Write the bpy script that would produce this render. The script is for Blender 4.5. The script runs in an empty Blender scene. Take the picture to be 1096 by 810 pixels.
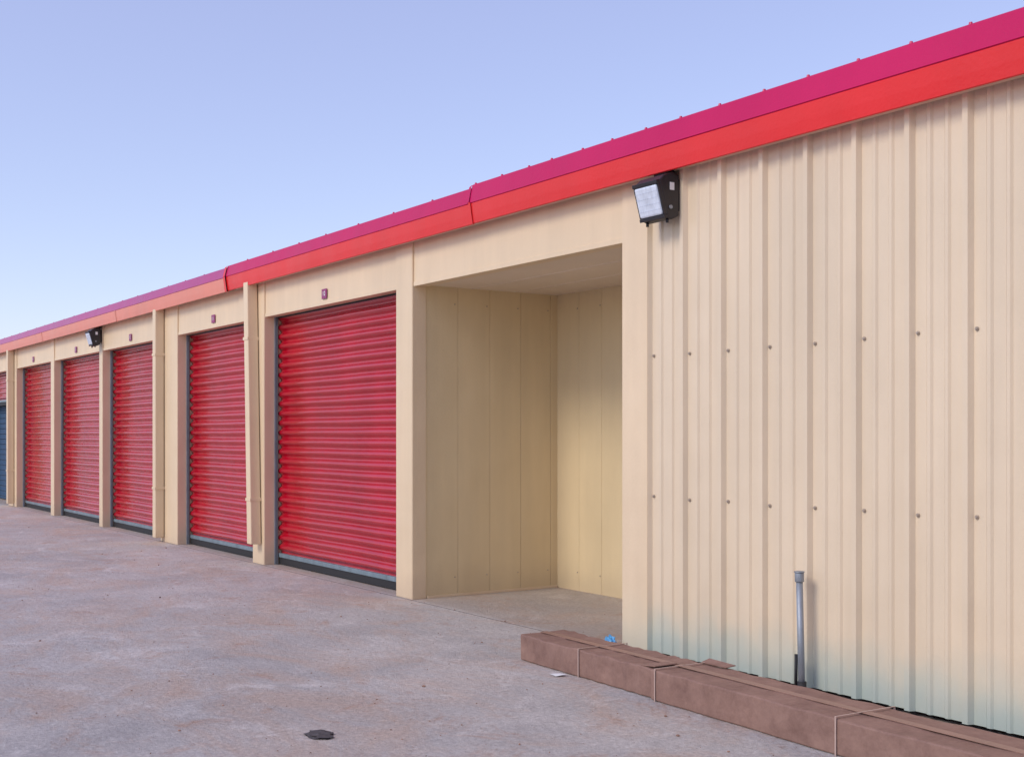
import bpy, bmesh, math, random
from mathutils import Vector, Matrix
random.seed(7)
sc = bpy.context.scene
sc.view_settings.view_transform = 'Standard'
sc.view_settings.look = 'None'
sc.view_settings.exposure = 0

# ------------------------------------------------------------ helpers
def link(o, parent=None):
    sc.collection.objects.link(o)
    if parent: o.parent = parent
    return o
def empty(name, loc=(0,0,0)):
    e = bpy.data.objects.new(name, None); e.location = loc; e.empty_display_size = .2
    return link(e)
def mesh_obj(name, verts, faces, mat, parent=None, smooth=False, loc=(0,0,0)):
    me = bpy.data.meshes.new(name); me.from_pydata(verts, [], faces); me.update()
    o = bpy.data.objects.new(name, me); o.location = loc
    if mat: me.materials.append(mat)
    if smooth:
        for p in me.polygons: p.use_smooth = True
    return link(o, parent)
def recalc(o):
    bm = bmesh.new(); bm.from_mesh(o.data); bmesh.ops.recalc_face_normals(bm, faces=bm.faces); bm.to_mesh(o.data); bm.free()
def box(name, x0, x1, y0, y1, z0, z1, mat, parent=None, bevel=0.004):
    x0, x1 = sorted((x0, x1)); y0, y1 = sorted((y0, y1)); z0, z1 = sorted((z0, z1))
    v = [(x0,y0,z0),(x1,y0,z0),(x1,y1,z0),(x0,y1,z0),(x0,y0,z1),(x1,y0,z1),(x1,y1,z1),(x0,y1,z1)]
    f = [(3,2,1,0),(4,5,6,7),(0,1,5,4),(1,2,6,5),(2,3,7,6),(3,0,4,7)]
    o = mesh_obj(name, v, f, mat, parent)
    if bevel:
        m = o.modifiers.new('b', 'BEVEL'); m.width = bevel; m.segments = 2
    return o
def extrude_x(name, prof, x0, x1, mat, parent=None, smooth=False, closed=False, div=1):
    n = len(prof); v = []; f = []
    for k in range(div+1):
        x = x0 + (x1-x0)*k/div
        v += [(x, p[0], p[1]) for p in prof]
    m = n if closed else n-1
    for k in range(div):
        for i in range(m):
            j = (i+1) % n
            f.append((k*n+i, (k+1)*n+i, (k+1)*n+j, k*n+j))
    if closed:
        f.append(tuple(range(n))); f.append(tuple(reversed(range(div*n, div*n+n))))
    o = mesh_obj(name, v, f, mat, parent, smooth)
    if closed: recalc(o)
    return o
def extrude_z(name, path, z0, z1, mat, parent=None, smooth=False):
    n = len(path)
    v = [(p[0], p[1], z0) for p in path] + [(p[0], p[1], z1) for p in path]
    f = [(i, i+1, n+i+1, n+i) for i in range(n-1)]
    return mesh_obj(name, v, f, mat, parent, smooth)
def cyl(name, p0, p1, r, mat, parent=None, seg=20, bevel=0):
    p0 = Vector(p0); p1 = Vector(p1); d = p1-p0
    bm = bmesh.new()
    bmesh.ops.create_cone(bm, cap_ends=True, segments=seg, radius1=r, radius2=r, depth=d.length)
    q = d.to_track_quat('Z', 'Y').to_matrix().to_4x4()
    bmesh.ops.transform(bm, matrix=Matrix.Translation((p0+p1)/2) @ q, verts=bm.verts)
    me = bpy.data.meshes.new(name); bm.to_mesh(me); bm.free(); me.materials.append(mat)
    for p in me.polygons: p.use_smooth = len(p.vertices) == 4
    o = link(bpy.data.objects.new(name, me), parent)
    if bevel:
        m = o.modifiers.new('b','BEVEL'); m.width = bevel; m.segments = 2; m.limit_method='ANGLE'
    return o

# ------------------------------------------------------------ materials
def paint(name, col, rough=.4, metal=0., var=.06, vscale=1.5, bump=.02, bscale=60, spec=.5, low_tint=None, low_tint_h=.4, low_tint_amt=.5, coat=0, low_tint_lo=.1, wave=0., streak=0.):
    m = bpy.data.materials.new(name); m.use_nodes = True
    nt = m.node_tree; N = nt.nodes; L = nt.links; b = N['Principled BSDF']
    b.inputs['Roughness'].default_value = rough; b.inputs['Metallic'].default_value = metal
    b.inputs['Specular IOR Level'].default_value = spec
    b.inputs['Coat Weight'].default_value = coat
    g = N.new('ShaderNodeNewGeometry')
    mp = N.new('ShaderNodeMapping'); mp.inputs['Scale'].default_value = (1, 1, .35)
    L.new(g.outputs['Position'], mp.inputs['Vector'])
    n1 = N.new('ShaderNodeTexNoise'); n1.inputs['Scale'].default_value = vscale; n1.inputs['Detail'].default_value = 7; n1.inputs['Roughness'].default_value = .65
    L.new(mp.outputs[0], n1.inputs['Vector'])
    r = N.new('ShaderNodeMapRange'); r.inputs['From Min'].default_value = .3; r.inputs['From Max'].default_value = .7
    r.inputs['To Min'].default_value = 1-var; r.inputs['To Max'].default_value = 1+var
    L.new(n1.outputs['Fac'], r.inputs['Value'])
    mul = N.new('ShaderNodeVectorMath'); mul.operation = 'SCALE'; mul.inputs[0].default_value = col
    L.new(r.outputs[0], mul.inputs['Scale'])
    out = mul.outputs[0]
    if streak:   # rain-washed vertical streaking of the paint
        mp2 = N.new('ShaderNodeMapping'); mp2.inputs['Scale'].default_value = (9, 9, .6)
        L.new(g.outputs['Position'], mp2.inputs['Vector'])
        n4 = N.new('ShaderNodeTexNoise'); n4.inputs['Scale'].default_value = 1; n4.inputs['Detail'].default_value = 4
        L.new(mp2.outputs[0], n4.inputs['Vector'])
        r4 = N.new('ShaderNodeMapRange'); r4.inputs['From Min'].default_value = .3; r4.inputs['From Max'].default_value = .7
        r4.inputs['To Min'].default_value = 1-streak; r4.inputs['To Max'].default_value = 1+streak*.4
        L.new(n4.outputs['Fac'], r4.inputs['Value'])
        m4 = N.new('ShaderNodeVectorMath'); m4.operation = 'SCALE'; L.new(out, m4.inputs[0]); L.new(r4.outputs[0], m4.inputs['Scale']); out = m4.outputs[0]
    if low_tint:  # second colour near the ground: dust on most paints, teal on the wall
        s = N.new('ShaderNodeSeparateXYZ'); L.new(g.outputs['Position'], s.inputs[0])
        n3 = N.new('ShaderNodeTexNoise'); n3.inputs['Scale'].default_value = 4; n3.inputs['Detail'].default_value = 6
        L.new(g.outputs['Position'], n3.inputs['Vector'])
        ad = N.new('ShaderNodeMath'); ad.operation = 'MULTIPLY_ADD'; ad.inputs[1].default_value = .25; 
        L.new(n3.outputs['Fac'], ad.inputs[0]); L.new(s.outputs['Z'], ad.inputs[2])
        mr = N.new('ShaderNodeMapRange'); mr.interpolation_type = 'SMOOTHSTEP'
        mr.inputs['From Min'].default_value = low_tint_lo; mr.inputs['From Max'].default_value = low_tint_h+.12
        mr.inputs['To Min'].default_value = low_tint_amt; mr.inputs['To Max'].default_value = 0
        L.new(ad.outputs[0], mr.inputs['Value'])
        mx = N.new('ShaderNodeMix'); mx.data_type = 'RGBA'; mx.inputs['B'].default_value = (*low_tint, 1)
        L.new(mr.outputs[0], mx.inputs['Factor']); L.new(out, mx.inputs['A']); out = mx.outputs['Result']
    L.new(out, b.inputs['Base Color'])
    n2 = N.new('ShaderNodeTexNoise'); n2.inputs['Scale'].default_value = bscale; n2.inputs['Detail'].default_value = 4
    L.new(g.outputs['Position'], n2.inputs['Vector'])
    bp = N.new('ShaderNodeBump'); bp.inputs['Strength'].default_value = 1; bp.inputs['Distance'].default_value = bump*.05
    L.new(n2.outputs['Fac'], bp.inputs['Height'])
    if wave:
        n5 = N.new('ShaderNodeTexNoise'); n5.inputs['Scale'].default_value = 3.2; n5.inputs['Detail'].default_value = 1
        L.new(g.outputs['Position'], n5.inputs['Vector'])
        b5 = N.new('ShaderNodeBump'); b5.inputs['Distance'].default_value = wave
        L.new(n5.outputs['Fac'], b5.inputs['Height']); L.new(b5.outputs[0], bp.inputs['Normal'])
    L.new(bp.outputs[0], b.inputs['Normal'])
    rr = N.new('ShaderNodeMapRange'); rr.inputs['To Min'].default_value = max(.02, rough-.08); rr.inputs['To Max'].default_value = rough+.1
    L.new(n1.outputs['Fac'], rr.inputs['Value']); L.new(rr.outputs[0], b.inputs['Roughness'])
    return m

M_trim  = paint('beige_trim_paint', (.76,.595,.395), .42, var=.06, low_tint=(.45,.33,.25), low_tint_h=.25, low_tint_amt=.3, wave=.012, streak=.04)
M_trimb = paint('beige_corner_trim_paint', (.76,.595,.405), .42, var=.06, low_tint=(.32,.47,.44), low_tint_h=.38, low_tint_amt=.42, wave=.012, streak=.04)  # teal tint growing towards the bottom of the corner trim
M_panel = paint('cream_wall_panel_paint', (.72,.59,.43), .40, var=.06, vscale=1.1, low_tint=(.22,.43,.45), low_tint_h=.38, low_tint_amt=.60, wave=.010, streak=.05)  # stronger teal tint towards the foot of the panel
M_liner = paint('liner_panel_paint', (.70,.56,.34), .5, var=.06, low_tint=(.42,.32,.22), low_tint_h=.3, low_tint_amt=.35, wave=.012, streak=.04)
M_ceil  = paint('soffit_paint', (.74,.63,.50), .5)
M_red   = paint('red_door_paint', (.44,.003,.018), .12, var=.14, vscale=2.5, bump=.01, low_tint=(.32,.07,.07), low_tint_h=.3, low_tint_amt=.25, spec=.8, wave=.006)
M_fas   = paint('red_gutter_paint', (.76,.018,.022), .30, var=.06, wave=.008)
M_fas2  = paint('peach_gutter_paint', (.78,.24,.17), .3, var=.08, wave=.006)  # far gutter length, paler and more peach
M_cap   = paint('eave_trim_sky_tinted_paint', (.54,.003,.09), .36, var=.06, spec=.35, wave=.008)  # magenta of the reflected sky put into the trim's red
M_cap2  = paint('far_trim_sky_tinted_paint', (.44,.02,.16), .28, var=.06, spec=.6, wave=.006)  # far length, violet sky reflection put into the base colour
M_galv  = paint('galvanized_steel', (.30,.33,.37), .5, metal=.5, var=.2, vscale=14)
M_track = paint('door_track_steel', (.16,.17,.19), .45, metal=.6, var=.15)
M_rubber= paint('black_rubber', (.02,.02,.022), .7)
M_bar   = paint('door_bottom_bar', (.20,.27,.31), .4, metal=.3, var=.25, vscale=8)
M_black = paint('black_fixture_paint', (.02,.018,.022), .4, var=.2, vscale=20)
M_glass = paint('frosted_lamp_lens', (.66,.72,.82), .12, var=.2, vscale=25, coat=.5)
M_sign  = paint('purple_number_plate', (.28,.03,.14), .4)
M_white = paint('white_lettering', (.8,.8,.8), .5)
M_screw = paint('screw_head', (.40,.33,.27), .4, metal=.2)
M_blue  = paint('blue_paint', (.03,.08,.16), .5)
M_dark  = paint('dark_interior', (.08,.07,.06), .8)
M_paper = paint('white_paper', (.8,.8,.8), .7)
M_plastic = paint('pale_blue_plastic', (.10,.36,.65), .3)
M_tape  = paint('packing_strap', (.46,.33,.28), .35)
M_debris= paint('dark_scrap', (.07,.06,.06), .8, var=.5, vscale=30)
M_scale = paint('roof_metal', (.45,.44,.42), .4, metal=.4)

def mathmul(N, L, sock, k):
    m = N.new('ShaderNodeMath'); m.operation = 'MULTIPLY'; m.inputs[1].default_value = k; L.new(sock, m.inputs[0]); return m.outputs[0]
def cardboard():
    m = bpy.data.materials.new('cardboard'); m.use_nodes = True
    nt = m.node_tree; N = nt.nodes; L = nt.links; b = N['Principled BSDF']; b.inputs['Roughness'].default_value = .7
    tc = N.new('ShaderNodeNewGeometry')
    n = N.new('ShaderNodeTexNoise'); n.inputs['Scale'].default_value = 6; n.inputs['Detail'].default_value = 10; n.inputs['Roughness'].default_value = .8
    L.new(tc.outputs['Position'], n.inputs['Vector'])
    cr = N.new('ShaderNodeValToRGB'); cr.color_ramp.elements[0].position = .3; cr.color_ramp.elements[1].position = .72
    cr.color_ramp.elements[0].color = (.17,.09,.07,1); cr.color_ramp.elements[1].color = (.34,.205,.16,1)
    L.new(n.outputs['Fac'], cr.inputs[0]); L.new(cr.outputs[0], b.inputs['Base Color'])
    n2 = N.new('ShaderNodeTexNoise'); n2.inputs['Scale'].default_value = 9; n2.inputs['Detail'].default_value = 3
    L.new(tc.outputs['Position'], n2.inputs['Vector'])
    bp = N.new('ShaderNodeBump'); bp.inputs['Distance'].default_value = .016; bp.inputs['Strength'].default_value = .7
    L.new(n2.outputs['Fac'], bp.inputs['Height']); L.new(bp.outputs[0], b.inputs['Normal'])
    return m
M_card = cardboard()

def concrete():
    m = bpy.data.materials.new('dusty_concrete'); m.use_nodes = True
    nt = m.node_tree; N = nt.nodes; L = nt.links; b = N['Principled BSDF']; b.inputs['Roughness'].default_value = .85
    b.inputs['Specular IOR Level'].default_value = .25
    g = N.new('ShaderNodeNewGeometry')
    def noise(scale, det=8, ro=.6, dist=0, off=0, stretch=1):
        n = N.new('ShaderNodeTexNoise'); n.inputs['Scale'].default_value = scale; n.inputs['Detail'].default_value = det
        n.inputs['Roughness'].default_value = ro; n.inputs['Distortion'].default_value = dist
        mp = N.new('ShaderNodeMapping'); mp.inputs['Location'].default_value = (off, off*1.7, 0); mp.inputs['Scale'].default_value = (1, stretch, 1)
        L.new(g.outputs['Position'], mp.inputs['Vector']); L.new(mp.outputs[0], n.inputs['Vector']); return n.outputs['Fac']
    def ramp(fac, p0, p1, c0=(0,0,0,1), c1=(1,1,1,1)):
        r = N.new('ShaderNodeValToRGB'); r.color_ramp.elements[0].position = p0; r.color_ramp.elements[1].position = p1
        r.color_ramp.elements[0].color = c0; r.color_ramp.elements[1].color = c1; L.new(fac, r.inputs[0]); return r.outputs[0]
    def mix(f, a, bb, mode='MIX'):
        x = N.new('ShaderNodeMix'); x.data_type = 'RGBA'; x.blend_type = mode
        if isinstance(f, float): x.inputs['Factor'].default_value = f
        else: L.new(f, x.inputs['Factor'])
        for k, v in (('A', a), ('B', bb)):
            if isinstance(v, tuple): x.inputs[k].default_value = v
            else: L.new(v, x.inputs[k])
        return x.outputs['Result']
    c = ramp(noise(.9, 10, .72, .4), .34, .66, (.48,.455,.44,1), (.68,.635,.595,1))
    c = mix(mathmul(N, L, ramp(noise(.8, 11, .75, .9, 3, 1.8), .46, .62), .52), c, (.64,.45,.33,1))     # tyre-spread red dirt
    c = mix(mathmul(N, L, ramp(noise(3.0, 11, .76, .5, 9), .55, .66), .55), c, (.52,.31,.21,1))
    c = mix(mathmul(N, L, ramp(noise(1.9, 10, .75, 1.2, 14), .54, .66), .65), c, (.80,.76,.72,1))
    fine = ramp(noise(34, 6, .85), .34, .68, (.66,.64,.64,1), (1.20,1.20,1.20,1))
    c = mix(.85, c, fine, 'MULTIPLY')
    c = mix(mathmul(N, L, ramp(noise(7, 8, .78, 0, 5), .62, .70), .6), c, (.26,.15,.11,1))
    c = mix(mathmul(N, L, ramp(noise(42, 3, .7, 0, 25), .67, .72), .7), c, (.14,.09,.08,1))
    s = N.new('ShaderNodeSeparateXYZ'); L.new(g.outputs['Position'], s.inputs[0])
    # darker, browner slab inside the building line
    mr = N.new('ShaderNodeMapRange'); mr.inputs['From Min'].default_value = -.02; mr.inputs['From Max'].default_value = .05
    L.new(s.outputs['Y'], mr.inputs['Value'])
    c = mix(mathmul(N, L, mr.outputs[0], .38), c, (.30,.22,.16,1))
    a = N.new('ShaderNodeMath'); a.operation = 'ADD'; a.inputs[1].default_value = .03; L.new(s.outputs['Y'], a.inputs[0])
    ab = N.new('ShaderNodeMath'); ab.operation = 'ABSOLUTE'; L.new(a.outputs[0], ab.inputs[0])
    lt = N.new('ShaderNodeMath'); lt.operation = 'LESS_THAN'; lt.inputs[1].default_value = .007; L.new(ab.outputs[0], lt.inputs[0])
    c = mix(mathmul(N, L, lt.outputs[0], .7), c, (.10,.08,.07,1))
    L.new(c, b.inputs['Base Color'])
    h1 = noise(70, 5, .85); h2 = noise(5, 9, .75)
    ad = N.new('ShaderNodeMath'); ad.operation = 'MULTIPLY_ADD'; ad.inputs[1].default_value = .4; L.new(h1, ad.inputs[0]); L.new(h2, ad.inputs[2])
    bp = N.new('ShaderNodeBump'); bp.inputs['Distance'].default_value = .022; bp.inputs['Strength'].default_value = 1
    L.new(ad.outputs[0], bp.inputs['Height']); L.new(bp.outputs[0], b.inputs['Normal'])
    return m
M_conc = concrete()

# ------------------------------------------------------------ ground
mesh_obj('ground', [(-600,-600,0),(600,-600,0),(600,600,0),(-600,600,0)], [(0,1,2,3)], M_conc)

# ------------------------------------------------------------ building
B = empty('storage_building')
H_OP = 2.42; H_TOP = 2.79; DEPTH = 9.0; X_L = -31.6; X_R = 8.0
doors = [(11.20,8.50),(13.80,11.50),(16.96,14.42),(19.72,17.13),(22.44,19.94),(25.70,23.12),(28.45,25.95),(31.2,28.7)]

def rpath(x0, x1, y, phase, sgn=-1, step=.305):
    pts = []
    k = math.floor((x0-phase)/step)-1
    while True:
        c = phase + k*step
        if c - .05 > x1: break
        seq = [(-.030,0),(-.015,.028),(.013,.028),(.026,0),(.085,0),(.095,.010),(.112,.010),(.122,0),(.180,0),(.190,.010),(.205,.010),(.215,0)]
        for dx, h in seq:
            xx = c+dx
            if x0 <= xx <= x1: pts.append((xx, y+sgn*h))
        k += 1
    return [(x0, y)] + pts + [(x1, y)]
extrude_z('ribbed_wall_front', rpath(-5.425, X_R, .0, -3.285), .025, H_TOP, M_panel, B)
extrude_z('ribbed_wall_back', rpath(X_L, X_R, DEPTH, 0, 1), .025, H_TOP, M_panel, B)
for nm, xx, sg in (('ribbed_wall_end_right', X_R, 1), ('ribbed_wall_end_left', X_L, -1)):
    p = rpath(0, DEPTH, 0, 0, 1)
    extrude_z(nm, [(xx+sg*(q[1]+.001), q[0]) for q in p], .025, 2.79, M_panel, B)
bm = bmesh.new()
for k in range(-36, 8):
    for z in (1.73, .915):
        mt = Matrix.Translation((-3.285 - k*.305 + .042, -.004, z + random.uniform(-.006,.006))) @ Matrix.Rotation(math.pi/2, 4, 'X')
        if -5.40 < mt.translation.x < X_R:
            bmesh.ops.create_cone(bm, cap_ends=True, segments=12, radius1=.009, radius2=.009, depth=.006, matrix=mt)
            bmesh.ops.create_cone(bm, cap_ends=True, segments=6, radius1=.0055, radius2=.0055, depth=.018, matrix=mt)
me = bpy.data.meshes.new('wall_screws'); bm.to_mesh(me); bm.free(); me.materials.append(M_screw)
link(bpy.data.objects.new('wall_screws', me), B)

pil = [(5.66,5.42),(8.495,8.227)]
for i in range(len(doors)-1): pil.append((doors[i+1][1], doors[i][0]))
pil.append((31.6, 31.2))
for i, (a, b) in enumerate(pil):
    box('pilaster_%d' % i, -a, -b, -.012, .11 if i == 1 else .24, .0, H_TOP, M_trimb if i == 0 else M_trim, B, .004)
for i, (a, b) in enumerate(pil):
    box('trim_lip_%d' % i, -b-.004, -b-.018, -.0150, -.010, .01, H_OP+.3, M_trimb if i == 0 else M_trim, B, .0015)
spans = [(8.227,5.66)] + doors
for i, (a, b) in enumerate(spans):
    box('header_%d' % i, -a+.001, -b-.001, .0, .11, H_OP, H_TOP, M_trim, B, .003)
    box('header_lip_%d' % i, -a+.003, -b-.003, -.005, .004, H_OP-.004, H_OP+.03, M_trim, B, .002)

def liner(a0, a1, step=.3):
    pts = [(a0, 0)]; c = a0+step
    while c < a1-.02:
        pts += [(c-.003,0),(c,.006),(c+.003,0)]; c += step
    return pts + [(a1, 0)]
extrude_z('alcove_side_wall', [(-8.232 - q[1], q[0]) for q in liner(.10, 1.37)], 0, H_OP+.02, M_liner, B)
extrude_z('alcove_back_wall', [(q[0], 1.37+q[1]) for q in liner(-8.232, -5.60)], 0, H_OP+.02, M_liner, B)
extrude_z('alcove_right_wall', [(-5.60, q[0]) for q in liner(.10, 1.37)], 0, H_OP+.02, M_liner, B)
extrude_x('alcove_ceiling', [(q[0], H_OP+.012-q[1]*.6) for q in liner(.10, 1.38, .42)], -8.24, -5.58, M_ceil, B)
box('alcove_base_angle', -8.228, -8.216, .12, 1.36, .0, .02, M_trim, B, .002)
bm = bmesh.new()
for z in (.15, 2.3):
    for x in (-7.97, -7.67, -7.37, -7.07, -6.77, -6.47, -6.17):
        bmesh.ops.create_cone(bm, cap_ends=True, segments=8, radius1=.005, radius2=.005, depth=.008, matrix=Matrix.Translation((x+.02, 1.368, z)) @ Matrix.Rotation(math.pi/2, 4, 'X'))
    for y in (.37, .67, .97, 1.27):
        bmesh.ops.create_cone(bm, cap_ends=True, segments=8, radius1=.005, radius2=.005, depth=.008, matrix=Matrix.Translation((-8.230, y, z)) @ Matrix.Rotation(math.pi/2, 4, 'Y'))
me = bpy.data.meshes.new('liner_screws'); bm.to_mesh(me); bm.free(); me.materials.append(M_screw)
link(bpy.data.objects.new('liner_screws', me), B)

Yd = .160
def door(i, a, b, z0=.05):
    per = .0936; z = z0+.06
    zt = H_OP+.06
    rd = random.Random(i)
    prof = []
    while z < zt:
        prof += [(Yd, z), (Yd+.002, z+.10*per), (Yd, z+.20*per)]
        for k in range(1, 12):
            t = k/12
            prof.append((Yd-.030*math.sin(math.pi*t)**.8, z+per*(.22+.78*t)))
        z += per
    n = len(prof); v = []; f = []; D = 14
    x0, x1 = -a-.03, -b+.03
    for k in range(D+1):
        x = x0+(x1-x0)*k/D
        ph = rd.uniform(0, 6)
        for (y, zz) in prof:
            v.append((x, y + .0018*math.sin(zz*5+k*1.3+i) + .0012*math.sin(zz*17+ph), zz + .0012*math.sin(k*.9+zz*3+i)))
    for k in range(D):
        for j in range(n-1):
            f.append((k*n+j, (k+1)*n+j, (k+1)*n+j+1, k*n+j+1))
    mesh_obj('door_curtain_%d' % i, v, f, M_red, B, True)
    box('door_bottom_bar_%d' % i, -a+.02, -b-.02, Yd-.034, Yd+.01, z0+.022, z0+.062, M_bar, B, .004)
    box('door_bottom_seal_%d' % i, -a+.02, -b-.02, Yd-.026, Yd+.008, z0-.045, z0+.022, M_rubber, B, .004)
    for s, x in ((1, -a), (-1, -b)):
        box('door_track_%d_%d' % (i, s), x+s*.002, x+s*.034, Yd-.052, Yd-.040, .0, H_OP+.02, M_track, B, .002)
        box('track_face_%d_%d' % (i, s), x+s*.002, x+s*.012, Yd-.070, Yd-.053, .0, H_OP+.01, M_galv, B, .002)
    box('door_head_gap_shade_%d' % i, -a+.03, -b-.03, Yd-.048, Yd-.040, H_OP-.014, H_OP+.03, M_rubber, B, .002)  # black strip standing in for the shaded gap under the header
for i, (a, b) in enumerate(doors):
    door(i, a, b, 1.85 if i == 5 else .05)
a, b = doors[5]
box('unit_interior_back', -a-.1, -b+.1, 3.0, 3.05, 0, 2.5, M_dark, B, 0)
box('unit_interior_left', -a-.12, -a-.08, .25, 3.0, 0, 2.5, M_dark, B, 0)
box('unit_interior_right', -b+.08, -b+.12, .25, 3.0, 0, 2.5, M_dark, B, 0)
cab = []
zz = .02
while zz < 1.86:
    cab += [(.30,zz),(.30,zz+.05),(.275,zz+.065),(.275,zz+.085)]; zz += .1
extrude_x('blue_storage_cabinet', cab, -a+.05, -b-.05, M_blue, B)

def downspout(nm, s0, s1, zb=.16, lean=0):
    o = box(nm, -s1, -s0, -.125, -.02, zb, H_TOP-.02, M_trim, B, .008)
    for v in o.data.vertices:
        if v.co.z < 1: v.co.x += lean
    k = lean
    box(nm+'_strap_low', -s1-.008+k*.8, -s0+.008+k*.8, -.130, -.013, .62, .65, M_trim, B, .002)
    box(nm+'_strap_high', -s1-.008+k*.15, -s0+.008+k*.15, -.130, -.013, 2.2, 2.23, M_trim, B, .002)
    return o
downspout('downspout_a', 11.36, 11.47, .2, .10)
downspout('downspout_b', 14.27, 14.38, .05)
downspout('downspout_c', 22.62, 22.73, .05)

def eave(i, x0, x1, capm, gutm, dz=0, dy=0, up_dz=0):
    lo = [(-.012, 2.772+dz), (-.095-dy, 2.745+dz), (-.105-dy, 2.738+dz), (-.112-dy, 2.742+dz), (-.122-dy, 2.80+dz), (-.132-dy, 2.872+dz), (-.130-dy, 2.884+dz)]
    extrude_x('gutter_%d' % i, lo, x0, x1, gutm, B)
    up = [(-.126-dy, 2.876+dz), (-.138-dy, 2.882+dz), (-.136-dy, 2.888+dz), (-.112-dy, 3.000+dz+up_dz), (-.105-dy, 3.006+dz+up_dz), (-.02, 3.008+dz+up_dz), (.3, 3.012+dz)]
    extrude_x('eave_trim_%d' % i, up, x0, x1, capm, B)
secs = [(-7.19, X_R+.12), (-11.92, -7.19), (-31.9, -11.92)]
eave(0, *secs[0], M_cap, M_fas, 0, 0, .006)
eave(1, secs[1][0], secs[1][1], M_cap, M_fas, -.004, .003, -.012)
eave(2, secs[2][0], secs[2][1], M_cap2, M_fas2, -.012, .010, -.02)
extrude_x('gutter_joint', [(-.100,2.734),(-.118,2.738),(-.129,2.80),(-.140,2.876),(-.143,2.884)], -7.20, -7.175, M_fas, B)
extrude_x('trim_joint', [(-.1425,2.8845),(-.142,2.890),(-.119,2.996),(-.104,3.010)], -7.22, -7.19, M_cap, B)
extrude_x('gutter_joint_b', [(-.100,2.722),(-.130,2.728),(-.138,2.79),(-.149,2.868),(-.152,2.878),(-.128,2.976),(-.110,2.990)], -11.96, -11.91, M_fas, B)
for x in (-15.9, -20.0, -24.0, -28.0):
    extrude_x('gutter_joint_c', [(-.100,2.722),(-.128,2.728),(-.136,2.79),(-.147,2.862),(-.147,2.872)], x-.02, x+.02, M_fas2, B)
extrude_x('eave_closure', [(-.012,2.80),(-.040,2.768),(-.030,2.752)], X_L, X_R, M_trim, B)
bm = bmesh.new(); x = X_R-.2
while x > -31:
    z = 3.013 if x > -7.19 else (2.992 if x > -11.9 else 2.976)
    mt = Matrix.Translation((x+random.uniform(-.03,.03), -.098, z+.002))
    bmesh.ops.create_cone(bm, cap_ends=True, segments=8, radius1=.010, radius2=.007, depth=.014, matrix=mt)
    x -= .305*(2 if x < -7 else 1)
me = bpy.data.meshes.new('eave_screws'); bm.to_mesh(me); bm.free(); me.materials.append(M_cap)
link(bpy.data.objects.new('eave_screws', me), B)
rp = rpath(X_L-.2, X_R+.1, 0, 0, 1); n = len(rp)
v = []
for (yy, zz) in ((-.03, 2.955), (DEPTH/2, 3.12), (DEPTH+.1, 2.955)):
    v += [(p[0], yy, zz+p[1]*.5) for p in rp]
f = [(r*n+i, r*n+i+1, (r+1)*n+i+1, (r+1)*n+i) for r in range(2) for i in range(n-1)]
mesh_obj('roof_sheet', v, f, M_scale, B)
for nm, xx in (('gable_right', X_R), ('gable_left', X_L)):
    mesh_obj(nm, [(xx,0,2.78),(xx,DEPTH,2.78),(xx,DEPTH,2.94),(xx,DEPTH/2,3.11),(xx,0,2.94)], [(0,1,2,3,4)], M_panel, B)

# ------------------------------------------------------------ number signs
for i, (a, b) in enumerate(doors):
    c = -(a+b)/2 + .02
    E = empty('unit_number_sign', (c, -.004, 2.51))
    box('plate', -.05, .05, -.010, -.003, -.042, .045, M_sign, E, .002)
    cu = bpy.data.curves.new('number', 'FONT'); cu.body = str(10+i); cu.size = .06; cu.align_x = 'CENTER'; cu.align_y = 'CENTER'
    cu.extrude = .0005; cu.materials.append(M_white)
    t = bpy.data.objects.new('number', cu); t.rotation_euler = (math.pi/2, 0, 0); t.location = (0, -.0115, .002); link(t, E)

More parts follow.
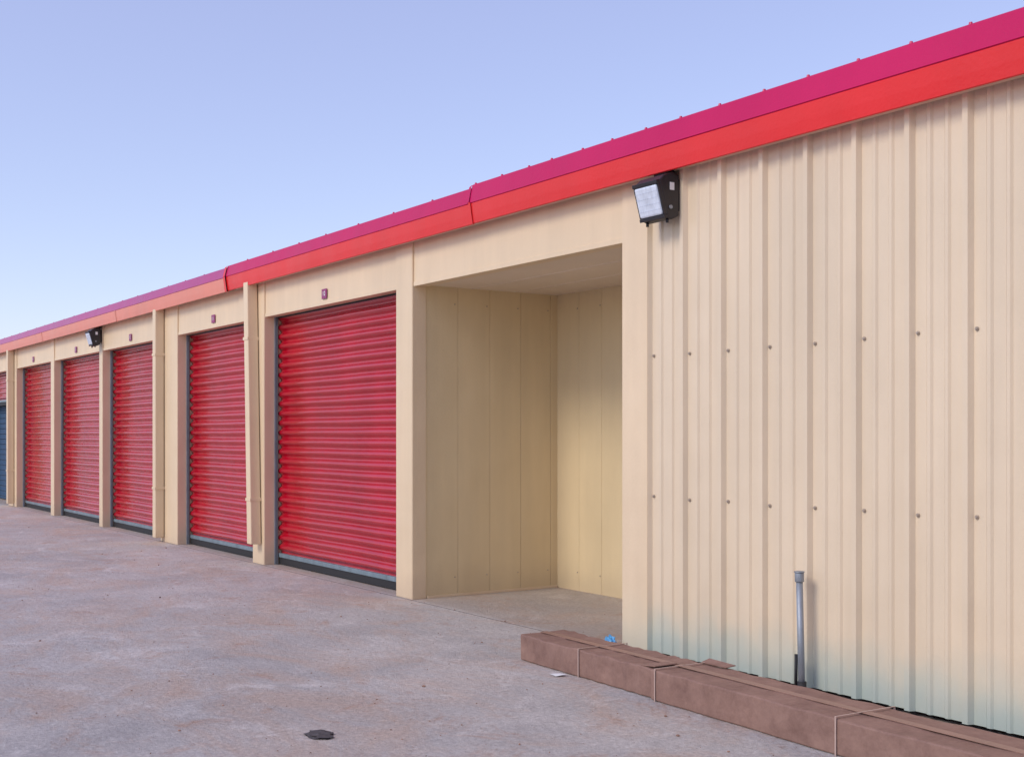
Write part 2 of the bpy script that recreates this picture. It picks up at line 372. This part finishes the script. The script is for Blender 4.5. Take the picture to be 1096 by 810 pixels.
# ------------------------------------------------------------ wall lights
def wall_light(loc, sc_=1):
    E = empty('exterior_wall_light', loc); E.scale = (sc_,)*3
    w = .100
    prof = [(0,-.10),(0,.115),(-.045,.125),(-.105,.105),(-.135,.075),(-.080,-.115),(-.050,-.125)]
    o = extrude_x('housing', prof, -w, w, M_black, E, closed=True)
    m = o.modifiers.new('b','BEVEL'); m.width = .006; m.segments = 2
    p0 = Vector((0,-.135,.075)); p1 = Vector((0,-.080,-.115)); d = (p1-p0).normalized(); nrm = Vector((0, d.z, -d.y))
    if nrm.y > 0: nrm = -nrm
    def pt(x, t, h): q = p0 + (p1-p0)*t + nrm*h; return (x, q.y, q.z)
    def slab(nm, x0, x1, t0, t1, h0, h1, mat, bev=.003):
        v = [pt(x0,t0,h0),pt(x1,t0,h0),pt(x1,t1,h0),pt(x0,t1,h0),pt(x0,t0,h1),pt(x1,t0,h1),pt(x1,t1,h1),pt(x0,t1,h1)]
        ob = mesh_obj(nm, v, [(0,1,2,3),(7,6,5,4),(0,4,5,1),(1,5,6,2),(2,6,7,3),(3,7,4,0)], mat, E); recalc(ob)
        mm = ob.modifiers.new('b','BEVEL'); mm.width = bev; mm.segments = 2
        return ob
    slab('lens', -w+.012, w-.012, .09, .90, -.004, .026, M_glass, .010)
    for k in range(1, 5):
        slab('lens_rib_%d' % k, -w+.016, w-.016, .09+k*.16, .10+k*.16, .0, .0275, M_glass, .001)
    slab('frame_top', -w, w, -.02, .085, -.004, .024, M_black)
    slab('frame_bottom', -w, w, .91, 1.0, -.004, .022, M_black)
    slab('frame_left', -w, -w+.011, .086, .909, -.004, .018, M_black)
    slab('frame_right', w-.011, w, .086, .909, -.004, .018, M_black)
    box('mount_plate', -.07, .07, .0, .03, -.07, .10, M_black, E, .003)
    box('wire_box', -.05, .05, -.05, .02, .12, .165, M_black, E, .006)
    for sx in (-1, 1):
        cyl('hinge_screw', (sx*(w-.02), -.065, -.118), (sx*(w-.02), -.065, -.140), .008, M_black, E)
    cyl('side_screw', (w-.001, -.06, -.06), (w+.006, -.06, -.06), .010, M_galv, E)
    box('label', w+.0002, w+.0016, -.065, -.035, .03, .07, M_white, E, 0)
    return E
wall_light((-5.225, -.040, 2.600), 1.06)
wall_light((-17.05, -.045, 2.60))

# ------------------------------------------------------------ pipe
P = empty('steel_pipe', (-4.165, -.10, 0))
cyl('shaft', (.012,-.0,-.05), (-.006,0,.565), .0165, M_galv, P)
cyl('coupling', (-.0055,0,.555), (-.0065,0,.600), .023, M_galv, P, 10, .003)
cyl('coupling_rim', (-.0065,0,.6005), (-.0066,0,.607), .026, M_galv, P, 10, .002)
cyl('base_collar', (.0115,0,0), (.011,0,.07), .022, M_rubber, P)
cyl('wire_sleeve', (-.018,-.012,.04), (-.020,-.008,.20), .008, M_rubber, P)

# ------------------------------------------------------------ boxes
M_card2 = paint('cardboard_tape', (.30,.175,.135), .45, var=.15, vscale=6)
def carton(loc, rz, L, W, H, straps):
    E = empty('cardboard_box', loc); E.rotation_euler = (0,0,rz)
    nx = 24; v = []; f = []
    rnd = random.Random(int(L*100))
    for i in range(nx+1):
        x = L*i/nx
        w1 = rnd.uniform(-.005,.005); w2 = rnd.uniform(-.005,.005); h1 = rnd.uniform(-.007,.003)
        mid = rnd.uniform(-.006,.002)
        v += [(x, w1, .002), (x, w1-.001, H*.5), (x, w1*.5, H+h1), (x, W*.5, H+mid), (x, W+w2, H+h1), (x, W+w2, .002)]
    for i in range(nx):
        for j in range(6):
            k = (j+1) % 6
            f.append((i*6+j, (i+1)*6+j, (i+1)*6+k, i*6+k))
    f.append((0,1,2,3,4,5)); f.append(tuple(nx*6+j for j in (5,4,3,2,1,0)))
    o = mesh_obj('carton', v, f, M_card, E); recalc(o)
    m = o.modifiers.new('b','BEVEL'); m.width = .007; m.segments = 2; m.limit_method = 'ANGLE'; m.angle_limit = math.radians(50)
    box('seam_tape', .01, L-.01, W*.5-.022, W*.5+.022, H+.0005, H+.0035, M_card2, E, 0)
    for k, x in enumerate(straps):
        w = .008
        box('strap_%d_top' % k, x-w/2, x+w/2, -.007, W+.007, H+.0035, H+.0055, M_tape, E, .0008)
        box('strap_%d_front' % k, x-w/2, x+w/2, -.0075, -.0055, .0, H+.005, M_tape, E, .0008)
        box('strap_%d_back' % k, x-w/2, x+w/2, W+.0055, W+.0075, .0, H+.005, M_tape, E, .0008)
    return E
c1 = carton((-5.70,-.72,0), math.radians(-1.5), 1.19, .31, .147, [.58])
c2 = carton((-4.495,-.775,0), math.radians(-2.0), 2.9, .33, .152, [.04, 1.19, 2.3])
flap = mesh_obj('flap', [(1.10,.0,.151),(1.20,.01,.158),(1.21,.14,.161),(1.11,.15,.152)], [(0,1,2,3)], M_card, c1)
sm = flap.modifiers.new('s','SOLIDIFY'); sm.thickness = .004
flap2 = mesh_obj('flap_b', [(.02,.30,.156),(.20,.30,.158),(.22,.345,.168),(.03,.345,.172)], [(0,1,2,3)], M_card, c2)
sm = flap2.modifiers.new('s','SOLIDIFY'); sm.thickness = .004

# ------------------------------------------------------------ litter and grit
def crumple(name, loc, r, h, mat, seed):
    rd = random.Random(seed); bm = bmesh.new()
    bmesh.ops.create_icosphere(bm, subdivisions=3, radius=1)
    for v_ in bm.verts:
        k = rd.uniform(.65, 1.15); v_.co = Vector((v_.co.x*r*k, v_.co.y*r*k*.7, max(0, v_.co.z*h*k + h*.4)))
    me = bpy.data.meshes.new(name); bm.to_mesh(me); bm.free(); me.materials.append(mat)
    o = link(bpy.data.objects.new(name, me)); o.location = loc; return o
crumple('plastic_scrap', (-5.715,-.055,.001), .045, .055, M_plastic, 3)
crumple('dark_scrap', (-4.74,-2.39,.001), .085, .008, M_debris, 5)
mesh_obj('paper_scrap', [(-.05,-.02,.003),(.03,-.035,.004),(.05,.02,.012),(-.03,.03,.004)], [(0,1,2,3)], M_paper, loc=(-5.22,-.80,.001))
bm = bmesh.new(); rd = random.Random(11)
for i in range(1500):
    s = rd.uniform(1.5, 18); y = -rd.random()**1.2*5.5 + (.9 if (5.7 < s < 8.1 and rd.random() < .3) else 0)
    if y > -.02 and not (5.75 < s < 8.1): continue
    r = rd.uniform(.002, .006)*(2.0 if rd.random() < .06 else 1)
    mt = Matrix.Translation((-s, y, r*.35)) @ Matrix.Rotation(rd.random()*6, 4, 'Z') @ Matrix.Diagonal((1, rd.uniform(.5,1), rd.uniform(.35,.7), 1))
    bmesh.ops.create_icosphere(bm, subdivisions=1, radius=r, matrix=mt)
me = bpy.data.meshes.new('gravel'); bm.to_mesh(me); bm.free()
me.materials.append(paint('gravel_stone', (.30,.18,.13), .85, var=.7, vscale=9))
link(bpy.data.objects.new('gravel', me))

# ------------------------------------------------------------ light
EL = math.radians(37); AZ = math.radians(180)
d = Vector((math.sin(AZ)*math.cos(EL), math.cos(AZ)*math.cos(EL), math.sin(EL)))
sun = bpy.data.lights.new('sun', 'SUN'); sun.energy = 1.75; sun.angle = math.radians(20); sun.color = (1, .91, .79)
so = link(bpy.data.objects.new('sun', sun)); so.rotation_euler = d.to_track_quat('Z', 'Y').to_euler()
w = bpy.data.worlds.new('World'); sc.world = w; w.use_nodes = True
N = w.node_tree.nodes; L = w.node_tree.links; bg = N['Background']
st = N.new('ShaderNodeTexSky'); st.sky_type = 'NISHITA'; st.sun_disc = False
st.sun_elevation = EL; st.sun_rotation = AZ; st.air_density = 1.0; st.dust_density = .5; st.ozone_density = 1.0
sk = N.new('ShaderNodeVectorMath'); sk.operation = 'SCALE'; sk.inputs['Scale'].default_value = .78
L.new(st.outputs[0], sk.inputs[0])
hz = N.new('ShaderNodeVectorMath'); hz.operation = 'ADD'; hz.inputs[1].default_value = (1.60, 1.46, 2.60)   # thin high haze
L.new(sk.outputs[0], hz.inputs[0])
L.new(hz.outputs[0], bg.inputs['Color']); bg.inputs['Strength'].default_value = .15

# ------------------------------------------------------------ camera
cam = bpy.data.cameras.new('camera'); co = link(bpy.data.objects.new('camera', cam))
co.location = (0, -4.57, 1.28); co.rotation_euler = (math.radians(90), 0, math.radians(56.33))
cam.sensor_width = 36; cam.lens = 1300/1096*36; cam.shift_y = 59/1096; cam.clip_end = 2000
sc.camera = co
